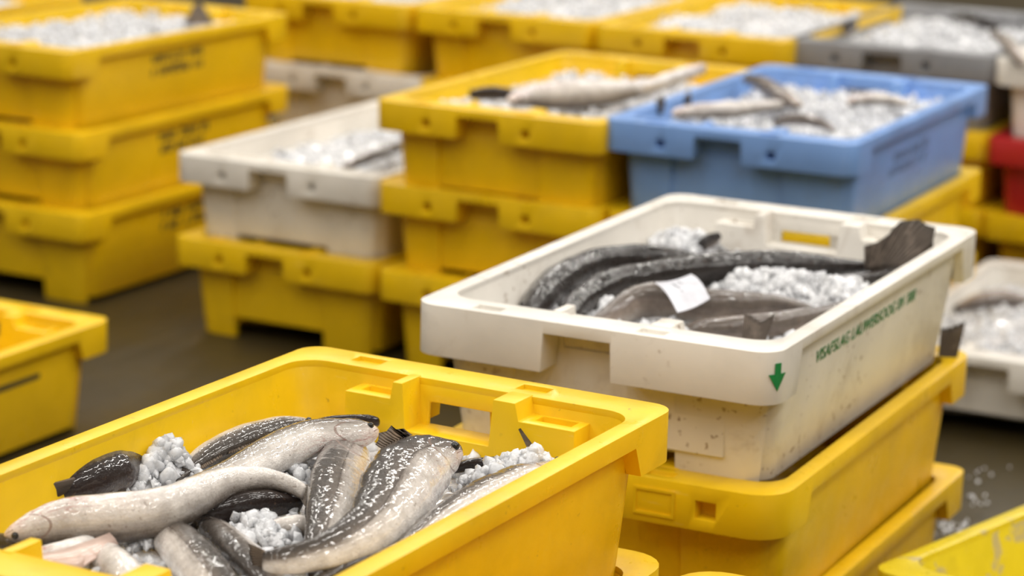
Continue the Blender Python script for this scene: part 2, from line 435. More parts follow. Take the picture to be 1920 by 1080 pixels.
LF = crate((-1.222, 3.593), 27.5, 0, 'yellow', 'yellow crate cut by the left edge, on the floor behind the front crate of fish', G_ST, 'front')
M1 = crate((-.454, 4.672), 28, 0, 'yellow', 'yellow crate on the floor carrying the dirty white crate, left end of the middle row', G_ST)
W1 = crate((-.448, 4.676), 27.3, 1, 'white', 'dirty white crate of ice on a yellow crate in the middle row', G_ST)
M2 = crate((-.050, 4.435), 27.4, 0, 'yellow', 'bottom yellow crate of the middle stack of three, right of the dirty white crate', G_ST)
Y3 = crate((-.052, 4.438), 27.3, 1, 'yellow', 'middle yellow crate of the stack of three right of the dirty white crate', G_ST)
Y2 = crate((-.056, 4.415), 27.3, 2, 'yellow', 'yellow crate of iced fish beside the blue crate, top of the middle stack', G_ST, dz=-.006)
BL = crate((.352, 4.238), 26.5, 2, 'blue', 'blue crate of iced fish', G_ST, 'wide')
Y4 = crate((.357, 4.240), 26.5, 1, 'yellow', 'yellow crate directly under the blue crate', G_ST)
Y40 = crate((.357, 4.240), 26.5, 0, 'yellow', 'lowest yellow crate of the stack under the blue crate', G_ST)
T2 = crate((-1.068, 5.05), 29, 2, 'yellow', 'top yellow crate of ice on the tall left stack, dark fin poking out', G_ST)
T1 = crate((-1.052, 5.046), 27.6, 1, 'yellow', 'middle yellow crate of the tall left stack', G_ST)
T0 = crate((-1.048, 5.04), 28, 0, 'yellow', 'bottom yellow crate of the tall left stack, its foot on the floor', G_ST)
LT = crate((-1.545, 5.263), 28, 2, 'yellow', 'yellow crate of ice cut by the top left corner, beyond the tall left stack', G_ST)
LT1 = crate((-1.545, 5.263), 28, 1, 'yellow', 'second yellow crate down at the far left, beyond the tall left stack', G_ST)
LT0 = crate((-1.545, 5.263), 28, 0, 'yellow', 'lowest yellow crate at the far left, beyond the tall left stack', G_ST)
R1 = crate((-.452, 5.875), 27.4, 2, 'yellow', 'yellow crate in the back row above the grubby white crate', G_ST)
WB = crate((-.420, 5.850), 27.4, 1, 'white', 'grubby white crate in the back row, under a yellow crate', G_ST)
WB0 = crate((-.440, 5.870), 27.4, 0, 'yellow', 'yellow crate at the bottom of the back row stack with the grubby white crate', G_ST)
R2 = crate((-.042, 5.664), 27.4, 2, 'yellow', 'yellow crate of ice in the back row, directly behind the middle yellow crate of fish', G_ST)
R21 = crate((-.034, 5.664), 27.4, 1, 'yellow', 'second yellow crate down in the back row behind the middle crate of fish', G_ST)
R20 = crate((-.034, 5.664), 27.4, 0, 'yellow', 'lowest yellow crate in the back row behind the middle crate of fish', G_ST)
R3 = crate((.362, 5.440), 27.0, 2, 'yellow', 'yellow crate of ice in the back row, left neighbour of the grey crate', G_ST)
R31 = crate((.366, 5.440), 27.0, 1, 'yellow', 'second yellow crate down in the back row, left of the stack with the grey crate', G_ST)
R30 = crate((.366, 5.440), 27.0, 0, 'yellow', 'lowest yellow crate in the back row, left of the stack with the grey crate', G_ST)
GR = crate((.772, 5.300), 26.4, 2, 'grey', 'grey crate of iced fish', G_ST)
GY = crate((.772, 5.300), 26.4, 1, 'yellow', 'yellow crate directly under the grey crate', G_ST)
GY0 = crate((.772, 5.300), 26.4, 0, 'yellow', 'lowest yellow crate under the grey crate', G_ST)
WR = crate((1.172, 5.080), 26.4, 2, 'clean_white', 'cream white crate on the red crate at the right edge', G_ST)
RD = crate((1.165, 5.070), 26.4, 1, 'red', 'red crate under a cream white crate', G_ST)
YR = crate((1.170, 5.090), 26.4, 0, 'yellow', 'yellow crate on the floor under the red crate', G_ST)
H1 = crate((.815, 4.174), 26, 0, 'clean_white', 'shallow cream white crate of ice on the floor at the right edge', G_ST, 'low')

# raised label frame on the near rim of the crate under the white one
def frame_mesh():
    w2, l2, h = ROUND['w'] / 2, ROUND['l'] / 2, ROUND['h']; V = []; Fc = []
    x0, x1, z0, z1, t = -w2 + .60 * 2 * w2, -w2 + .715 * 2 * w2, h - .045, h - .012, .0035
    for lo, hi in (((x0, z0), (x1, z0 + t)), ((x0, z1 - t), (x1, z1)), ((x0, z0 + t), (x0 + t, z1 - t)), ((x1 - t, z0 + t), (x1, z1 - t))):
        v, f = box((lo[0], -l2 - .0018, lo[1]), (hi[0], -l2 + .002, hi[1])); b = len(V); V += v; Fc += [tuple(i + b for i in q) for q in f]
    return V, Fc
mesh_obj('label_frame', *frame_mesh(), MAT['yellow'], C1, smooth=False)

# ------------------------------------------------------------------ ice
def _templates():
    out = []
    for q in range(12):
        bm = bmesh.new()
        if q % 2:
            for _ in range(15):
                d_ = Vector((rnd.gauss(0, 1), rnd.gauss(0, 1), rnd.gauss(0, 1))).normalized() * rnd.uniform(.75, 1.1)
                bm.verts.new((d_.x, d_.y * .8, d_.z * .6))
            r = bmesh.ops.convex_hull(bm, input=bm.verts); bmesh.ops.delete(bm, geom=[g for g in r['geom_interior'] if isinstance(g, bmesh.types.BMVert)], context='VERTS')
            bmesh.ops.bevel(bm, geom=list(bm.edges), offset=.10, segments=1, affect='EDGES', clamp_overlap=True)
            bmesh.ops.triangulate(bm, faces=bm.faces)
        else:
            bmesh.ops.create_icosphere(bm, subdivisions=2, radius=1)
            off = Vector((q * 13.1, q * 7.7, 3)); sy, sz = rnd.uniform(.7, .95), rnd.uniform(.5, .75)
            for v in bm.verts:
                m = 1 + .45 * noise.noise(v.co * 1.3 + off) + .2 * noise.noise(v.co * 3 + off)
                v.co = Vector((v.co.x, v.co.y * sy, v.co.z * sz)) * m
        bm.verts.index_update()
        out.append(([v.co.copy() for v in bm.verts], [tuple(v.index for v in f.verts) for f in bm.faces])); bm.free()
    return out
CHUNK = _templates()

def chunks(V, Fc, pts, r0=.005, r1=.010):
    from mathutils import Euler
    for p in pts:
        tv, tf = rnd.choice(CHUNK); r = r0 + (r1 - r0) * rnd.random() ** 1.8
        m = Euler((rnd.uniform(0, 6.3), rnd.uniform(0, 6.3), rnd.uniform(0, 6.3))).to_matrix()
        b = len(V); V += [m @ (v * r) + Vector(p) for v in tv]; Fc += [tuple(i + b for i in f) for f in tf]

def ice(root, level, rough, label, n=600, clumps=(), name='crushed_ice', r=(.0035, .012), tilt=(0, 0)):
    """Ice filling a crate: a lumpy bed plus loose nuggets; clumps are (x, y, radius, height, count) in the crate's own axes."""
    d = TYPES[root['_d']]
    hw, hl = d['w'] / 2 - d['e_side'] - .007, d['l'] / 2 - d['e_end'] - .007
    o3 = Vector((rnd.uniform(0, 50), rnd.uniform(0, 50), 0))
    def zz(x, y):
        z = level + rough * noise.noise(Vector((x * 9, y * 9, 0)) + o3) + rough * .5 * noise.noise(Vector((x * 26, y * 26, 1)) + o3) + tilt[0] * x / hw + tilt[1] * y / hl
        for cx, cy, cr0, ch, _ in clumps:
            q = ((x - cx) ** 2 + (y - cy) ** 2) / cr0 ** 2
            if q < 4: z += ch * math.exp(-q * 1.4)
        return z
    nx, ny = 30, 50; V = []; Fc = []
    for j in range(ny + 1):
        for i in range(nx + 1):
            x = -hw + 2 * hw * i / nx; y = -hl + 2 * hl * j / ny; V.append(Vector((x, y, zz(x, y) - .004)))
    for j in range(ny):
        for i in range(nx):
            a = j * (nx + 1) + i; Fc.append((a, a + 1, a + nx + 2, a + nx + 1))
    top = len(V)
    for i, (x, y) in enumerate(((-hw + .012, -hl + .012), (hw - .012, -hl + .012), (hw - .012, hl - .012), (-hw + .012, hl - .012))): V.append(Vector((x, y, .03)))
    Fc.append((top + 3, top + 2, top + 1, top))
    edge = [i for i in range(nx + 1)]; Fc.append(tuple([top, top + 1] + edge[::-1]))
    edge = [ny * (nx + 1) + i for i in range(nx + 1)]; Fc.append(tuple([top + 2, top + 3] + edge))
    edge = [j * (nx + 1) for j in range(ny + 1)]; Fc.append(tuple([top + 3, top] + edge))
    edge = [j * (nx + 1) + nx for j in range(ny + 1)]; Fc.append(tuple([top + 1, top + 2] + edge[::-1]))
    pts = []
    for _ in range(n):
        x = rnd.uniform(-hw + .01, hw - .01); y = rnd.uniform(-hl + .01, hl - .01); pts.append((x, y, zz(x, y) + rnd.uniform(-.003, .003)))
    for cx, cy, cr0, ch, cnt in clumps:
        for _ in range(int(cnt * 1.7)):
            x = max(-hw + .008, min(hw - .008, rnd.gauss(cx, cr0 * .6))); y = max(-hl + .008, min(hl - .008, rnd.gauss(cy, cr0 * .6))); pts.append((x, y, zz(x, y) + rnd.uniform(-.003, .006)))
    chunks(V, Fc, pts, *r)
    M_ = root.matrix_basis
    o = mesh_obj(name, [M_ @ v for v in V], Fc, CLEAR_ICE if root is B else ICE, sharp=0)
    tag(o, label, 'ice', kind='stuff')
    return o

def inv(root): return root.matrix_basis.inverted()

# ------------------------------------------------------------------ fish
def catmull(P_, n):
    out = []; m = len(P_) - 1
    for i in range(n):
        u = i / (n - 1) * m; k = min(int(u), m - 1); t = u - k
        p0 = P_[max(k - 1, 0)]; p1 = P_[k]; p2 = P_[k + 1]; p3 = P_[min(k + 2, m)]
        out.append(.5 * ((2 * p1) + (p2 - p0) * t + (2 * p0 - 5 * p1 + 4 * p2 - p3) * t * t + (3 * p1 - p0 - 3 * p2 + p3) * t ** 3))
    return out

def skin_attr(me, cols, alpha=1.0):
    a = me.attributes.new('skin', 'FLOAT_COLOR', 'POINT')
    a.data.foreach_set('color', [c for q in cols for c in (*q, alpha)])

def sheet(name, quads_rows, mat, parent, thick=.0008):
    """A thin fin: rows of points (root row to tip row), given real thickness."""
    nr, nc = len(quads_rows), len(quads_rows[0]); V = []; cols = []
    up = (quads_rows[-1][0] - quads_rows[0][0]).cross(quads_rows[0][-1] - quads_rows[0][0])
    up = up.normalized() if up.length > 1e-9 else Vector((0, 0, 1))
    for s in (1, -1):
        for j, row in enumerate(quads_rows):
            for i, p in enumerate(row):
                V.append(p + up * s * thick * (1.2 - j / max(1, nr - 1))); cols.append((i / max(1, nc - 1), j / max(1, nr - 1), 0))
    off = nr * nc; Fc = []
    for j in range(nr - 1):
        for i in range(nc - 1):
            a = j * nc + i; Fc.append((a, a + 1, a + nc + 1, a + nc)); Fc.append((off + a + nc, off + a + nc + 1, off + a + 1, off + a))
    ring = [i for i in range(nc)] + [j * nc + nc - 1 for j in range(1, nr)] + [(nr - 1) * nc + i for i in range(nc - 2, -1, -1)] + [j * nc for j in range(nr - 2, 0, -1)]
    for q in range(len(ring)):
        a, b = ring[q], ring[(q + 1) % len(ring)]; Fc.append((b, a, off + a, off + b))
    o = mesh_obj(name, V, Fc, mat, parent, sharp=0); skin_attr(o.data, cols); return o

PROF = [(0, .10), (.02, .30), (.06, .50), (.12, .72), (.19, .92), (.205, .90), (.30, 1.0), (.42, .95), (.55, .78), (.68, .55), (.80, .34), (.90, .22), (.96, .19), (1, .20)]
def prof(s, tab=PROF):
    for (a, x), (b, y) in zip(tab, tab[1:]):
        if s <= b: return x + (y - x) * (s - a) / (b - a + 1e-9)
    return tab[-1][1]

def fish(label, spine, half, phi, mat, group, kind='fish', flat=.74, head=True, tail=True, fins=('dorsal',), eye=True, fin_mat=None, widths=None, name='fish', cat='fish', red=False, tail_len=.9, tail_w=1.5, tail_turn=0.0, n=52, pec=True):
    """spine: world points from nose to tail root; half: greatest half depth in metres (or a list along the spine);
    phi: how the back is turned about the spine, 0 = back up towards the viewer side, 180 = belly up (degrees, may be a pair nose, tail)."""
    fin_mat = fin_mat or FIN
    S = catmull([Vector(p) for p in spine], n)
    org = S[n // 2].copy(); root = empty(name, org); tag(root, label, cat, group)
    ph = phi if isinstance(phi, tuple) else (phi, phi)
    frames = []; V = []; cols = []; K = 22
    for i, p in enumerate(S):
        s = i / (n - 1)
        T = (S[min(i + 1, n - 1)] - S[max(i - 1, 0)]).normalized()
        view = (Vector((0, 0, .9)) + (EYEP - p).normalized() * .9).normalized()
        side = T.cross(view).normalized(); upv = side.cross(T).normalized()
        a_ = math.radians(ph[0] + (ph[1] - ph[0]) * s)
        D = upv * math.cos(a_) + side * math.sin(a_); Lt = D.cross(T).normalized()
        if isinstance(half, (list, tuple)):
            u = s * (len(half) - 1); k0 = min(int(u), len(half) - 2); h = half[k0] + (half[k0 + 1] - half[k0]) * (u - k0)
            if s < .06 and head: h *= .45 + .55 * math.sqrt(s / .06)
            if head and .185 < s < .21: h *= .965
        else: h = half * prof(s)
        b = h * flat * (1.0 if s < .75 else 1 - .45 * (s - .75) / .25)
        frames.append((p, T, D, Lt, h, b))
        for q in range(K):
            t = 2 * math.pi * q / K; ct, st = math.cos(t), math.sin(t)
            wob = 1 + .045 * noise.noise((p + D * ct * h + Lt * st * b) * 38) + .025 * noise.noise((p + D * ct * h + Lt * st * b) * 95)
            dv = ct * h * (1.0 if ct > 0 else 1.0); lv_ = st * b * (1 - .12 * ct)
            V.append(p - org + (D * dv + Lt * lv_) * wob); cols.append((s, .5 + .5 * ct, .5 + .5 * st))
    Fc = []
    for i in range(n - 1):
        for q in range(K):
            r = (q + 1) % K; Fc.append((i * K + q, i * K + r, (i + 1) * K + r, (i + 1) * K + q))
    Fc.append(tuple(range(K))[::-1]); Fc.append(tuple((n - 1) * K + q for q in range(K)))
    body = mesh_obj('body', V, Fc, mat, root, sharp=0); skin_attr(body.data, cols, 1.0 if head and eye else 0.0)
    if tail:
        p, T, D, Lt, h, b = frames[-1]; fan = max(frames[n // 3][4], frames[n // 2][4])
        ln = fan * tail_len; rows = []
        for j in range(5):
            v = j / 4; row = []
            for i in range(9):
                u = i / 8 * 2 - 1
                spread = h * .9 + (fan * tail_w * .62 - h * .9) * v ** .8
                notch = ln * (1 - .16 * (1 - abs(u)) * v) + (ln * .05 * math.sin(i * 2.4) if j == 4 else 0)
                row.append(p - org + T * (notch * v - .004) + D * (u * spread) + Lt * (tail_turn * v * ln + .05 * ln * math.sin(u * 3) * v))
            rows.append(row)
        sheet('tail_fin', rows, fin_mat, root)
    def back_fin(s0, s1, hgt, sgn, nm):
        rows = [[], [], []]; m = 8
        for i in range(m):
            s = s0 + (s1 - s0) * i / (m - 1); fr = frames[int(s * (n - 1))]; p, T, D, Lt, h, b = fr
            arch = math.sin(math.pi * min(1, .18 + .82 * i / (m - 1))) ** .7 * (1 + .12 * (-1) ** i)
            for j in range(3):
                v = j / 2
                rows[j].append(p - org + D * sgn * (h * .96 + hgt * arch * v) + T * (hgt * .8 * v) + Lt * (hgt * .25 * v * v))
        sheet(nm, rows, fin_mat, root, .0006)
    hmax = max(f[4] for f in frames)
    if 'dorsal' in fins:
        back_fin(.30, .44, hmax * .45, 1, 'dorsal_fin'); back_fin(.48, .66, hmax * .34, 1, 'dorsal_fin'); back_fin(.70, .86, hmax * .26, 1, 'dorsal_fin')
    if 'first' in fins: back_fin(.20, .31, hmax * .42, 1, 'dorsal_fin')
    if 'anal' in fins:
        back_fin(.46, .64, hmax * .30, -1, 'anal_fin'); back_fin(.68, .84, hmax * .22, -1, 'anal_fin')
    if pec and head:
        for sg in (1, -1):
            p, T, D, Lt, h, b = frames[int(.23 * (n - 1))]; rows = []
            for j in range(4):
                v = j / 3
                rows.append([p - org + Lt * sg * (b * 1.0 + .0015 + .004 * v) + D * (h * (-.30 - .25 * v + .20 * u * (.5 + 1.2 * v - .9 * v * v))) + T * (hmax * .8 * v * (1 - .25 * u * u)) for u in (-1, -.6, -.2, .2, .6, 1)])
            sheet('pectoral_fin', rows, fin_mat, root, .0005)
    if eye and head:
        p, T, D, Lt, h, b = frames[int(.085 * (n - 1))]
        for sg in (1, -1):
            bm = bmesh.new(); bmesh.ops.create_uvsphere(bm, u_segments=14, v_segments=8, radius=max(.0035, hmax * .12))
            c = p - org + D * h * .30 + Lt * sg * b * .90
            for v in bm.verts: v.co = v.co + c
            me = bpy.data.meshes.new('eye'); bm.to_mesh(me); bm.free(); link_mesh('eye', me, EYE_M, root, sharp=0)
    if red:
        # torn red gill edge behind the head
        p, T, D, Lt, h, b = frames[int(.15 * (n - 1))]; rows = []
        for j in range(3):
            v = j / 2
            rows.append([frames[int((.10 + .10 * u) * (n - 1))][0] - org + frames[int((.10 + .10 * u) * (n - 1))][3] * (b * .80 + .004) * (1 if red > 0 else -1) + D * (-h * .35 + h * .30 * v * math.sin(math.pi * (.1 + .8 * u))) for u in (0, .25, .5, .75, 1)])
        sheet('gill', rows, RED_M, root, .0012)
    return root

def px_fish(label, pts, phi, mat, group, **kw):
    """pts: (px, py, z, half width in pixels) from nose to tail root."""
    sp_ = [at(a, b, z) for a, b, z, w in pts]
    half = [w / F_PX * (p - EYEP).length for (a, b, z, w), p in zip(pts, sp_)]
    return fish(label, sp_, half, phi, mat, group, **kw)

ZOFF[0] = -.0213                                  # heights below were taken with the crate rims at .5456
GB = 'fish in the front yellow crate'
px_fish('long silver fish belly up across the heap, head at the left edge',
        [(8, 1004, .503, 7), (36, 998, .506, 22), (75, 988, .509, 37), (130, 978, .512, 45), (210, 972, .514, 47), (300, 960, .515, 46), (370, 930, .515, 38), (430, 905, .514, 29), (490, 898, .512, 23), (540, 908, .508, 18), (572, 925, .503, 15)],
        (118, 150), PALE, GB, fins=(), tail_len=.7, tail_w=1.1, pec=False, fin_mat=FIN_PALE)
px_fish('pale white fish streaked with red, head pointing right at the far end wall',
        [(708, 806, .515, 10), (680, 812, .515, 27), (630, 815, .515, 32), (580, 822, .514, 38), (530, 843, .513, 42), (480, 868, .512, 38), (420, 893, .511, 28), (350, 915, .508, 20), (290, 935, .503, 13), (255, 948, .498, 9)],
        (70, 100), PALE, GB, fins=(), pec=False, tail_len=.5, tail_w=.8)
px_fish('silver grey fish half hidden behind the white fish streaked with red',
        [(585, 795, .500, 8), (560, 795, .502, 18), (520, 802, .502, 27), (460, 822, .502, 34), (400, 848, .500, 30), (350, 880, .494, 20), (320, 905, .486, 12)],
        (-60, -60), SILVER, GB, tail=False, pec=False)
px_fish('dark fish tucked behind the head of the white fish, by the far end wall',
        [(712, 792, .505, 8), (690, 790, .505, 14), (650, 792, .503, 16), (600, 800, .498, 18), (560, 815, .49, 16)], 20, DARK, GB, tail=False, pec=False, fins=(), eye=False)
brown_fish = px_fish('dark brown wet fish curled against the left wall beside the ice',
        [(285, 868, .486, 22), (245, 872, .497, 36), (210, 885, .503, 43), (170, 900, .505, 40), (135, 915, .504, 30), (108, 924, .503, 20), (90, 929, .502, 13)],
        (25, 5), DARK, GB, head=False, eye=False, pec=False, fins=(), tail_len=.8, tail_w=1.2, flat=1.0)
o_ = brown_fish.location
yb = at(105, 925, .508).y
sheet('pectoral_fin', [[at_y(x, y, yb + q) - o_ for x, y in r] for r, q in ((((140, 896), (134, 908), (124, 922)), .01), (((100, 906), (94, 920), (96, 938)), .0), (((58, 930), (46, 946), (62, 956)), -.012))], FIN, brown_fish, .0012)
px_fish('upright dark backed fish in the middle, left of the largest fish',
        [(672, 838, .490, 22), (652, 860, .496, 50), (638, 900, .500, 58), (625, 950, .502, 55), (612, 1000, .500, 44), (602, 1040, .495, 32), (596, 1085, .488, 20)],
        (62, 72), SILVER, GB, fins=(), tail=False, pec=False, flat=.6)
px_fish('largest fish, brown back and silver side, pink snout at upper right, tail at lower left',
        [(868, 848, .520, 13), (845, 852, .518, 34), (800, 865, .517, 62), (765, 893, .516, 75), (738, 935, .514, 72), (705, 980, .513, 58), (655, 1015, .512, 42), (590, 1040, .510, 32), (530, 1052, .506, 25), (495, 1056, .502, 21)],
        (78, 58), SILVER, GB, tail_len=.5, tail_w=.8, flat=.62, pec=False, fins=('first',))
px_fish('silver fish lying along the right wall under a strip of ice',
        [(1060, 868, .500, 8), (1030, 880, .503, 22), (980, 898, .506, 38), (920, 928, .507, 44), (860, 962, .507, 42), (800, 1005, .504, 34), (745, 1050, .498, 22), (710, 1085, .492, 14)],
        (95, 95), SILVER, GB, fins=(), pec=False, tail=False)
px_fish('thin dark fish with raised tail fin behind the ice in the far right corner',
        [(850, 880, .492, 10), (880, 872, .497, 16), (930, 868, .502, 17), (980, 862, .505, 15), (1020, 861, .506, 11)], 15, DARK, GB, fins=(), eye=False, pec=False, tail=False, head=False)
px_fish('dark purple fish in the gap under the long belly up fish',
        [(330, 985, .478, 12), (370, 972, .484, 34), (430, 958, .487, 42), (500, 948, .487, 40), (560, 950, .482, 28)], 10, DARK, GB, fins=(), pec=False, tail=False, eye=False)
px_fish('silver fish pointing at the bottom edge, left of the loose ice',
        [(305, 990, .488, 18), (325, 1010, .492, 40), (360, 1048, .493, 47), (400, 1095, .492, 45), (440, 1140, .488, 34)], (-70, -70), SILVER, GB, fins=(), pec=False, tail=False)
px_fish('fish with brown back just right of the silver fish at the bottom edge',
        [(382, 978, .480, 16), (405, 998, .486, 34), (445, 1032, .488, 40), (490, 1075, .487, 40), (535, 1120, .483, 30)], (55, 55), SILVER, GB, fins=(), pec=False, tail=False)
px_fish('silver fish at the lower left, below the head of the belly up fish',
        [(170, 1030, .486, 14), (195, 1048, .490, 36), (225, 1080, .491, 44), (260, 1125, .488, 40)], (110, 110), PALE, GB, fins=(), pec=False, tail=False)
px_fish('dark tail of a fish under the largest fish, near the right wall',
        [(800, 1000, .478, 10), (760, 1020, .486, 24), (710, 1040, .490, 30), (650, 1066, .490, 32), (580, 1098, .486, 28)], (-30, -30), SILVER, GB, fins=(), pec=False, tail=False, head=False)
flap_fish = px_fish('pinkish torn belly flap and head under the long fish at the left edge',
        [(40, 1070, .480, 14), (75, 1052, .488, 26), (130, 1040, .491, 30), (180, 1022, .490, 24), (215, 1005, .484, 14)], (150, 150), PALE, GB, fins=(), pec=False, tail=False)
def flap(f, rows):
    o = f.location; sheet('belly_flap', [[at(*p) - o for p in r] for r in rows], FLESH, f, .0012)
px_fish('small silver fish between the loose ice and the upright fish',
        [(490, 1000, .482, 10), (520, 992, .488, 20), (560, 988, .490, 24), (610, 992, .486, 20)], (100, 100), PALE, GB, fins=(), pec=False, tail=False)
flap(flap_fish, [[(62, 1040, .502), (100, 1036, .504), (140, 1024, .506), (175, 1012, .507), (205, 1000, .506)],
                 [(58, 1056, .500), (100, 1050, .502), (142, 1046, .503), (182, 1030, .504), (215, 1010, .504)],
                 [(66, 1064, .494), (104, 1062, .496), (150, 1068, .496), (186, 1044, .498), (222, 1020, .498)]])
px_fish('dark fish at the bottom of the left end, under the belly up fish',
        [(-30, 1010, .482, 12), (10, 1020, .488, 26), (60, 1030, .486, 24), (110, 1035, .480, 14)], (20, 20), SILVER, GB, fins=(), pec=False, tail=False)
def lone_fin(label, base, tips, mat, name='fish_tail', cat='fish', group=None, thick=.0014, ragged=.0):
    """A fin standing free: base (two points) fanning to a row of tip points."""
    n = 11; rows = []; m = len(tips) - 1
    for j in range(6):
        v = j / 5; row = []
        for i in range(n):
            u = i / (n - 1); bpt = base[0].lerp(base[1], u); k = min(int(u * m), m - 1); tpt = tips[k].lerp(tips[k + 1], u * m - k)
            q = bpt.lerp(tpt, v * (1 - (ragged * (i % 2) if j == 5 else 0)))
            row.append(q)
        rows.append(row)
    o = sheet(name, rows, mat, None, thick); tag(o, label, cat, group); return o
lone_fin('thin brown tail fin curving up in the far right corner of the front crate', [at(1000, 862, .503), at(1018, 862, .503)],
         [at(972, 805, .522), at(976, 803, .522)], FIN, group=GB)

# ice in the front crate
def local(root, px, py, z):
    p = inv(root) @ at(px, py, z); return p.x, p.y
cl = []
for px, py, z, r_, h_, cnt in ((285, 862, .50, .035, .030, 90), (235, 870, .50, .02, .022, 30), (330, 870, .50, .02, .018, 30), (480, 985, .485, .022, .010, 40), (510, 1015, .485, .022, .012, 40), (275, 1030, .48, .018, .008, 24),
                           (960, 880, .50, .03, .022, 90), (1010, 868, .505, .02, .022, 50), (905, 890, .50, .022, .016, 50), (545, 890, .49, .02, .012, 30), (680, 1060, .48, .02, .01, 30)):
    x, y = local(B, px, py, z); cl.append((x, y, r_, h_, cnt))
ice(B, .122, .008, 'crushed ice between the fish in the front yellow crate', n=700, clumps=cl, r=(.0035, .0115))

# ------------------------------------------------------------------ the white crate's load
GA = 'fish in the white crate with green lettering'
px_fish('dark mottled fish curving along the back left wall of the white crate',
        [(985, 600, .488, 16), (1010, 565, .500, 30), (1050, 528, .510, 36), (1110, 498, .515, 32), (1190, 486, .516, 30), (1270, 490, .514, 28), (1340, 500, .508, 22)],
        (15, 15), LING, GA, fins=(), pec=False, tail=False, flat=1.0)
px_fish('dark mottled fish along the middle of the white crate, ending at the large raised tail',
        [(1060, 610, .488, 14), (1085, 570, .500, 27), (1140, 538, .509, 33), (1220, 520, .514, 32), (1320, 506, .517, 32), (1420, 500, .518, 33), (1510, 500, .517, 28), (1580, 500, .515, 21), (1640, 500, .513, 16)],
        (10, 30), LING, GA, fins=(), pec=False, tail=False, flat=1.0)
yt = at(1645, 506, .512).y
lone_fin('large grey brown fan shaped tail rising above the white crate', [at_y(1622, 506, yt - .01), at_y(1668, 512, yt)],
         [at_y(x, y, yt + q) for x, y, q in ((1620, 462, -.03), (1664, 444, -.01), (1678, 420, 0), (1704, 408, .01), (1738, 414, .02), (1758, 430, .03), (1750, 470, .03))], FIN_GREY, group=GA, ragged=.05, thick=.002)
px_fish('pale tan fish bent in the middle of the white crate, wearing a paper tag',
        [(1100, 618, .492, 10), (1140, 595, .500, 22), (1190, 568, .508, 33), (1245, 560, .512, 36), (1310, 570, .512, 34), (1390, 572, .511, 29), (1460, 572, .508, 24), (1520, 580, .502, 16)],
        (-30, 35), TAN, GA, fins=(), pec=False, tail=False, flat=.95)
px_fish('grey brown fish low against the near right side of the white crate',
        [(1270, 632, .490, 14), (1320, 620, .498, 24), (1390, 615, .502, 27), (1470, 606, .504, 26), (1550, 590, .504, 22), (1640, 560, .500, 16)],
        (20, 20), TAN, GA, fins=(), pec=False, tail=False, flat=.95)
yt = at(1415, 640, .506).y
lone_fin('small dark tail fin sticking up at the near right corner of the white crate', [at_y(1390, 645, yt), at_y(1434, 645, yt)],
         [at_y(x, y, yt + .01) for x, y in ((1396, 586), (1412, 592), (1424, 602), (1438, 598), (1454, 584))], FIN_GREY, group=GA, ragged=.05, thick=.002)
px_fish('small dark fish between ice at the right side of the white crate',
        [(1580, 545, .498, 10), (1610, 530, .506, 18), (1660, 516, .509, 18), (1700, 500, .505, 12)], (20, 20), LING, GA, fins=(), pec=False, tail=False)
px_fish('dark snout poking from the ice at the far wall of the white crate', [(1352, 440, .520, 6), (1340, 446, .515, 12), (1325, 455, .505, 14), (1310, 465, .495, 12)], 10, LING, GA, fins=(), pec=False, tail=False, eye=False)
ZOFF[0] = -.0146
yt = at(1785, 680, .362).y
lone_fin('dark tail squeezed out between the white crate and the yellow rim', [at_y(1756, 700, yt), at_y(1790, 690, yt)],
         [at_y(x, y, yt + .01) for x, y in ((1764, 614), (1785, 610), (1811, 600))], FIN_GREY, ragged=.06, thick=.002)
ZOFF[0] = -.0213
cl = []
for px, py, z, r_, h_, cnt in ((1110, 560, .50, .03, .018, 60), (1150, 545, .50, .03, .014, 50), (1400, 540, .50, .04, .022, 90), (1480, 540, .50, .04, .022, 100), (1540, 550, .50, .03, .024, 80), (1600, 540, .50, .03, .018, 60),
                           (1210, 605, .505, .012, .012, 14), (1275, 610, .505, .012, .012, 14), (1250, 455, .50, .04, .018, 60), (1300, 450, .50, .04, .018, 60), (1520, 600, .50, .03, .012, 40)):
    x, y = local(A, px, py, z); cl.append((x, y, r_, h_, cnt))
ice(A, .126, .008, 'crushed ice around the dark fish in the white crate with green lettering', n=900, clumps=cl, r=(.0035, .013))

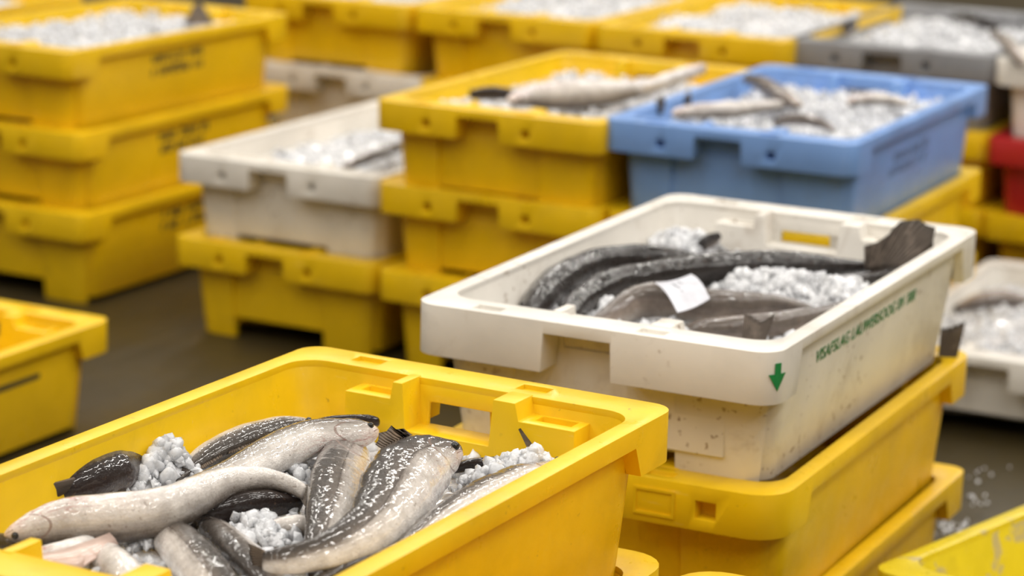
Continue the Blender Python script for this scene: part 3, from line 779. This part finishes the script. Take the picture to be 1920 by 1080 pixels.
# paper tag draped over the tan fish
def tag_card():
    c = [at(1228, 530, .540), at(1296, 514, .546), at(1331, 560, .531), at(1270, 586, .521)]
    V = []; n = 8
    nrm = (c[1] - c[0]).cross(c[3] - c[0]).normalized(); nrm = nrm if nrm.z > 0 else -nrm
    P0 = lambda u, v: c[0].lerp(c[1], u).lerp(c[3].lerp(c[2], u), v) + nrm * (.006 * math.sin(math.pi * v) - .003 * math.sin(math.pi * u))
    root = empty('paper_tag', c[3]); tag(root, 'white paper tag lying on the pale tan fish', 'tag')
    for s in (1, -1):
        for j in range(n + 1):
            for i in range(n + 1): V.append(P0(i / n, j / n) + nrm * .0004 * s - c[3])
    off = (n + 1) ** 2; Fc = []
    for j in range(n):
        for i in range(n):
            a = j * (n + 1) + i; Fc.append((a, a + 1, a + n + 2, a + n + 1)); Fc.append((off + a + n + 1, off + a + n + 2, off + a + 1, off + a))
    ring = [i for i in range(n + 1)] + [j * (n + 1) + n for j in range(1, n + 1)] + [n * (n + 1) + i for i in range(n - 1, -1, -1)] + [j * (n + 1) for j in range(n - 1, 0, -1)]
    for q in range(len(ring)):
        a, b = ring[q], ring[(q + 1) % len(ring)]; Fc.append((b, a, off + a, off + b))
    mesh_obj('card', V, Fc, PAPER, root)
    V = []; Fc = []
    for u0, v0, u1, v1, w in ((.36, .18, .42, .44, .018), (.55, .12, .57, .30, .014), (.40, .52, .46, .56, .02)):
        m = 6
        for i in range(m + 1):
            t = i / m; u = u0 + (u1 - u0) * t + .02 * math.sin(t * 9); v = v0 + (v1 - v0) * t
            for s in (-1, 1): V.append(P0(u + w * s, v) + nrm * .0009 - c[3])
        b = len(V) - 2 * (m + 1)
        for i in range(m): Fc.append((b + 2 * i, b + 2 * i + 1, b + 2 * i + 3, b + 2 * i + 2))
    mesh_obj('handwriting', V, Fc, INK, root)
tag_card()

# ------------------------------------------------------------------ print on crates
def text_mesh(s, size, sx):
    cu = bpy.data.curves.new('t', 'FONT'); cu.body = s; cu.size = size; cu.extrude = .0002; cu.offset = size * .004; cu.space_character = 1.05
    o = bpy.data.objects.new('t', cu); C.objects.link(o)
    dg = bpy.context.evaluated_depsgraph_get(); dg.update()
    me = bpy.data.meshes.new_from_object(o.evaluated_get(dg)); bpy.data.objects.remove(o)
    for v in me.vertices: v.co.x *= sx
    return me

def side_frame(d, y, z, off=.0008):
    """Point and axes on the right outer wall of a crate (crate axes): x runs along +y, up the sloping wall."""
    w2 = d['w'] / 2; t = (z - .014) / (d['h'] - .020)
    x = w2 - d['o_side'] - d['draft'] * (1 - t)
    up = Vector((d['draft'], 0, d['h'] - .020)).normalized(); al = Vector((0, 1, 0)); nr = al.cross(up).normalized()
    m = Matrix((al, up, nr)).transposed().to_4x4(); m.translation = Vector((x, y, z)) + nr * off
    return m
def on_side(root, me, name, y, z, mat):
    d = TYPES[root['_d']]
    me.transform(side_frame(d, y, z)); o = link_mesh(name, me, mat, root, smooth=False); return o

me = text_mesh('VISAFSLAG LAUWERSOOG BV 300', .023, .80)
wd = max(v.co.x for v in me.vertices) - min(v.co.x for v in me.vertices)
for v in me.vertices: v.co.x *= .375 / wd
o = on_side(A, me, 'printed_text', -.225, .134, GREEN); o['label'] = 'green printed lettering'

def arrow_mesh():
    s = .0125
    pts = [(-.35, 1), (.35, 1), (.35, 0), (1, 0), (0, -1.6), (-1, 0), (-.35, 0)]
    V = [(x * s, y * s, 0) for x, y in pts] + [(x * s, y * s, -.0006) for x, y in pts]; n = len(pts)
    f = [tuple(reversed(range(n))), tuple(range(n, 2 * n))] + [(i, (i + 1) % n, n + (i + 1) % n, n + i) for i in range(n)]
    me = bpy.data.meshes.new('arrow'); me.from_pydata(V, [], f); return me
am = arrow_mesh()
fr = Matrix((Vector((math.sin(math.radians(62)), math.cos(math.radians(62)), 0)), Vector((0, 0, 1)), Vector((math.cos(math.radians(62)), -math.sin(math.radians(62)), 0)))).transposed().to_4x4()
ro = BIG['ro']; a45 = math.radians(-28)
fr.translation = Vector((BIG['w'] / 2 - ro + ro * math.cos(a45) + .0008, -BIG['l'] / 2 + ro + ro * math.sin(a45), BIG['h'] - .028))
al = Vector((-math.sin(a45), math.cos(a45), 0)); nr = Vector((math.cos(a45), math.sin(a45), 0))
fr = Matrix((al, Vector((0, 0, 1)), nr)).transposed().to_4x4(); fr.translation = Vector((BIG['w'] / 2 - ro, -BIG['l'] / 2 + ro, BIG['h'] - .026)) + nr * (ro + .0012)
for v in am.vertices:
    v.co.z -= (v.co.x ** 2) / (2 * ro) * .6
am.transform(fr); o = link_mesh('printed_arrow', am, GREEN, A, smooth=False); o['label'] = 'green arrow pointing down'

def marks(rows, width, height, seed):
    """Unreadable blocks of worn print: short uneven strokes."""
    q = random.Random(seed); V = []; Fc = []
    for r in range(rows):
        x = q.uniform(0, .01); zz_ = -r * height * 1.35
        while x < width:
            w = q.uniform(.006, .010)
            if q.random() < .82:
                z0 = zz_ + q.uniform(0, .15) * height; z1 = zz_ + height * q.uniform(.8, 1); b = len(V)
                V += [(x, z0, 0), (x + w, z0, 0), (x + w + .001, z1, 0), (x + .001, z1, 0)]; Fc.append((b, b + 1, b + 2, b + 3))
                if q.random() < .7:
                    zc = q.choice((z0, z1 - .004, (z0 + z1) / 2)); b = len(V)
                    V += [(x, zc, .0001), (x + w + .006, zc, .0001), (x + w + .006, zc + .006, .0001), (x, zc + .006, .0001)]; Fc.append((b, b + 1, b + 2, b + 3))
            x += w + q.uniform(.003, .006)
    me = bpy.data.meshes.new('marks'); me.from_pydata(V, [], Fc); return me
for i, t in enumerate((T2, T1, T0)):
    on_side(t, marks(2, .17, .020, 3 + i), 'printed_marks', -.10, .135, BLACKINK)['label'] = 'worn dark print'
on_side(BL, marks(2, .20, .018, 11), 'printed_marks', -.14, .12, BLUEINK)['label'] = 'faint dark blue print'
bar = bpy.data.meshes.new('bar'); bar.from_pydata([(0, 0, 0), (.24, .001, 0), (.243, .006, 0), (.24, .011, 0), (.12, .012, 0), (.002, .010, 0)], [], [(0, 1, 2, 3, 4, 5)])
on_side(LF, bar, 'printed_marks', -.035, .118, BLACKINK)['label'] = 'worn dark print'

# ------------------------------------------------------------------ iced fish in the crates behind
def crate_fish(root, label, pts, half, phi, mat, group=None, **kw):
    Mx = root.matrix_basis
    kw.setdefault('fins', ()); kw.setdefault('pec', False); kw.setdefault('n', 28)
    return fish(label, [Mx @ Vector(p) for p in pts], half, phi, mat, group, **kw)
ice(W1, .150, .016, 'ice in the dirty white crate of the middle row', n=500)
ice(Y2, .158, .018, 'heap of ice in the yellow crate beside the blue crate', n=600, clumps=((.10, .15, .08, .022, 60), (.02, -.05, .08, .02, 60)))
ice(BL, .160, .014, 'heap of ice in the blue crate', n=700, clumps=((.05, .0, .08, .022, 60), (-.06, .12, .06, .02, 40)))
ice(T2, .172, .014, 'ice in the top crate of the tall left stack', n=500, clumps=((-.05, -.1, .08, .02, 40), (.05, .05, .08, .015, 40)))
ice(LT, .170, .014, 'ice in the crate at the top left corner beyond the tall left stack', n=200)
ice(R1, .165, .014, 'ice in the back row crate above the grubby white crate', n=250)
ice(R2, .170, .014, 'ice in the back row crate behind the middle crate of fish', n=400, clumps=((0, 0, .1, .02, 40),))
ice(R3, .172, .014, 'ice in the back row crate left of the grey crate', n=400, clumps=((.02, .05, .1, .02, 40),))
ice(GR, .165, .014, 'heap of ice in the grey crate', n=500, clumps=((.02, .0, .1, .022, 60),))
ice(WR, .165, .012, 'ice in the cream white crate on the red crate', n=200)
ice(H1, .118, .014, 'heap of ice in the shallow cream white crate at the right edge', n=500, clumps=((-.02, .05, .1, .02, 60),))

ZOFF[0] = -.0296
GY2 = 'fish in the yellow crate beside the blue crate'
px_fish('dark fish head above the near rim of the yellow crate beside the blue crate', [(880, 178, .545, 8), (900, 176, .548, 15), (925, 174, .550, 17), (950, 176, .548, 14), (975, 182, .540, 8)], 10, DARK, GY2, fins=(), pec=False, tail=False)
px_fish('silver fish in the ice of the yellow crate beside the blue crate', [(955, 190, .542, 10), (1000, 180, .538, 24), (1070, 178, .543, 28), (1150, 172, .543, 24), (1210, 165, .540, 14), (1240, 160, .545, 8)], (120, 120), PALE, GY2, fins=(), pec=False, tail=False, n=30)
px_fish('white fish end poking up by the corner of the blue crate', [(1320, 128, .565, 10), (1290, 138, .562, 16), (1240, 155, .556, 18), (1200, 170, .548, 14)], 170, PALE, GY2, fins=(), pec=False, tail=False, n=26)
GBL = 'fish in the blue crate'
px_fish('dark fish tail against the left wall of the blue crate', [(1238, 212, .532, 6), (1238, 196, .545, 13), (1242, 186, .552, 10)], 0, DARK, GBL, fins=(), pec=False, tail=False, head=False, n=16, eye=False)
px_fish('dark fish tip between ice near the left side of the blue crate', [(1290, 198, .535, 6), (1289, 188, .545, 11), (1292, 178, .552, 8)], 0, DARK, GBL, fins=(), pec=False, tail=False, head=False, n=16, eye=False)
px_fish('brown pink fish curving down from the far left of the blue crate', [(1398, 148, .546, 11), (1424, 156, .550, 20), (1450, 172, .548, 23), (1476, 188, .545, 21), (1500, 200, .538, 13)], (60, 60), TAN, GBL, fins=(), pec=False, tail=False, n=26)
px_fish('pinkish fish arched over the ice near the front of the blue crate', [(1450, 232, .535, 8), (1480, 224, .545, 14), (1520, 226, .547, 15), (1550, 236, .542, 11), (1565, 248, .533, 7)], (40, 40), TAN, GBL, fins=(), pec=False, tail=False, n=26)
px_fish('silver fish lying at the front left in the ice of the blue crate', [(1260, 214, .535, 8), (1310, 208, .536, 15), (1370, 206, .538, 17), (1430, 200, .537, 12), (1470, 196, .54, 8)], (120, 120), PALE, GBL, fins=(), pec=False, tail=False, n=26)
px_fish('pale pinkish fish at the right side of the blue crate', [(1590, 192, .545, 8), (1630, 186, .543, 12), (1670, 188, .543, 11), (1700, 196, .545, 8)], (120, 120), PALE, GBL, fins=(), pec=False, tail=False, n=26)
lone_fin('dark pointed fin standing at the far end of the tall left stack', [at(345, 46, .540), at(400, 44, .540)], [at(364, 8, .568), at(378, 6, .568)], FIN, ragged=.05)
px_fish('dark fish lying across the grey crate', [(1790, 32, .555, 8), (1820, 36, .560, 14), (1850, 44, .560, 14), (1872, 52, .552, 9)], (20, 20), LING, 'fish in the grey crate', fins=(), pec=False, n=24, tail=False)
px_fish('small dark fish at the left wall of the grey crate', [(1580, 56, .540, 6), (1592, 50, .548, 11), (1606, 46, .545, 8)], 0, DARK, 'fish in the grey crate', fins=(), pec=False, tail=False, n=16, eye=False)
px_fish('pale fish hanging over the corner between grey and cream crate', [(1860, 62, .560, 8), (1885, 78, .566, 14), (1905, 100, .560, 15), (1920, 118, .55, 12)], (120, 120), TAN, None, fins=(), pec=False, tail=False, n=24)
ZOFF[0] = -.0146
px_fish('grey fish in the ice of the dirty white crate', [(640, 318, .350, 8), (680, 300, .362, 14), (725, 284, .366, 15), (770, 268, .362, 10)], (70, 70), SILVER, None, fins=(), pec=False, tail=False, n=24)
ZOFF[0] = 0
px_fish('pale brown fish at the far end of the shallow cream crate', [(1790, 580, .118, 8), (1830, 566, .132, 18), (1880, 560, .136, 20), (1935, 566, .130, 14)], (60, 60), TAN, None, fins=(), pec=False, tail=False, n=24)

# ice spilled on the floor by the lower right crate
V = []; Fc = []
pts = []
for cx, cy, sx_, sy_, cnt in ((1790, 990, 26, 9, 46), (1835, 940, 14, 8, 8), (1850, 890, 30, 10, 7)):
    for _ in range(cnt):
        p = at(rnd.gauss(cx, sx_), rnd.gauss(cy, sy_), .003); pts.append((p.x, p.y, .0025))
chunks(V, Fc, pts, .0025, .005)
tag(mesh_obj('spilled_ice', V, Fc, ICE, sharp=0), 'bits of ice spilled on the dark floor by the lower right crate', 'ice', kind='stuff')
for o in C.objects:
    if '_d' in o: del o['_d']
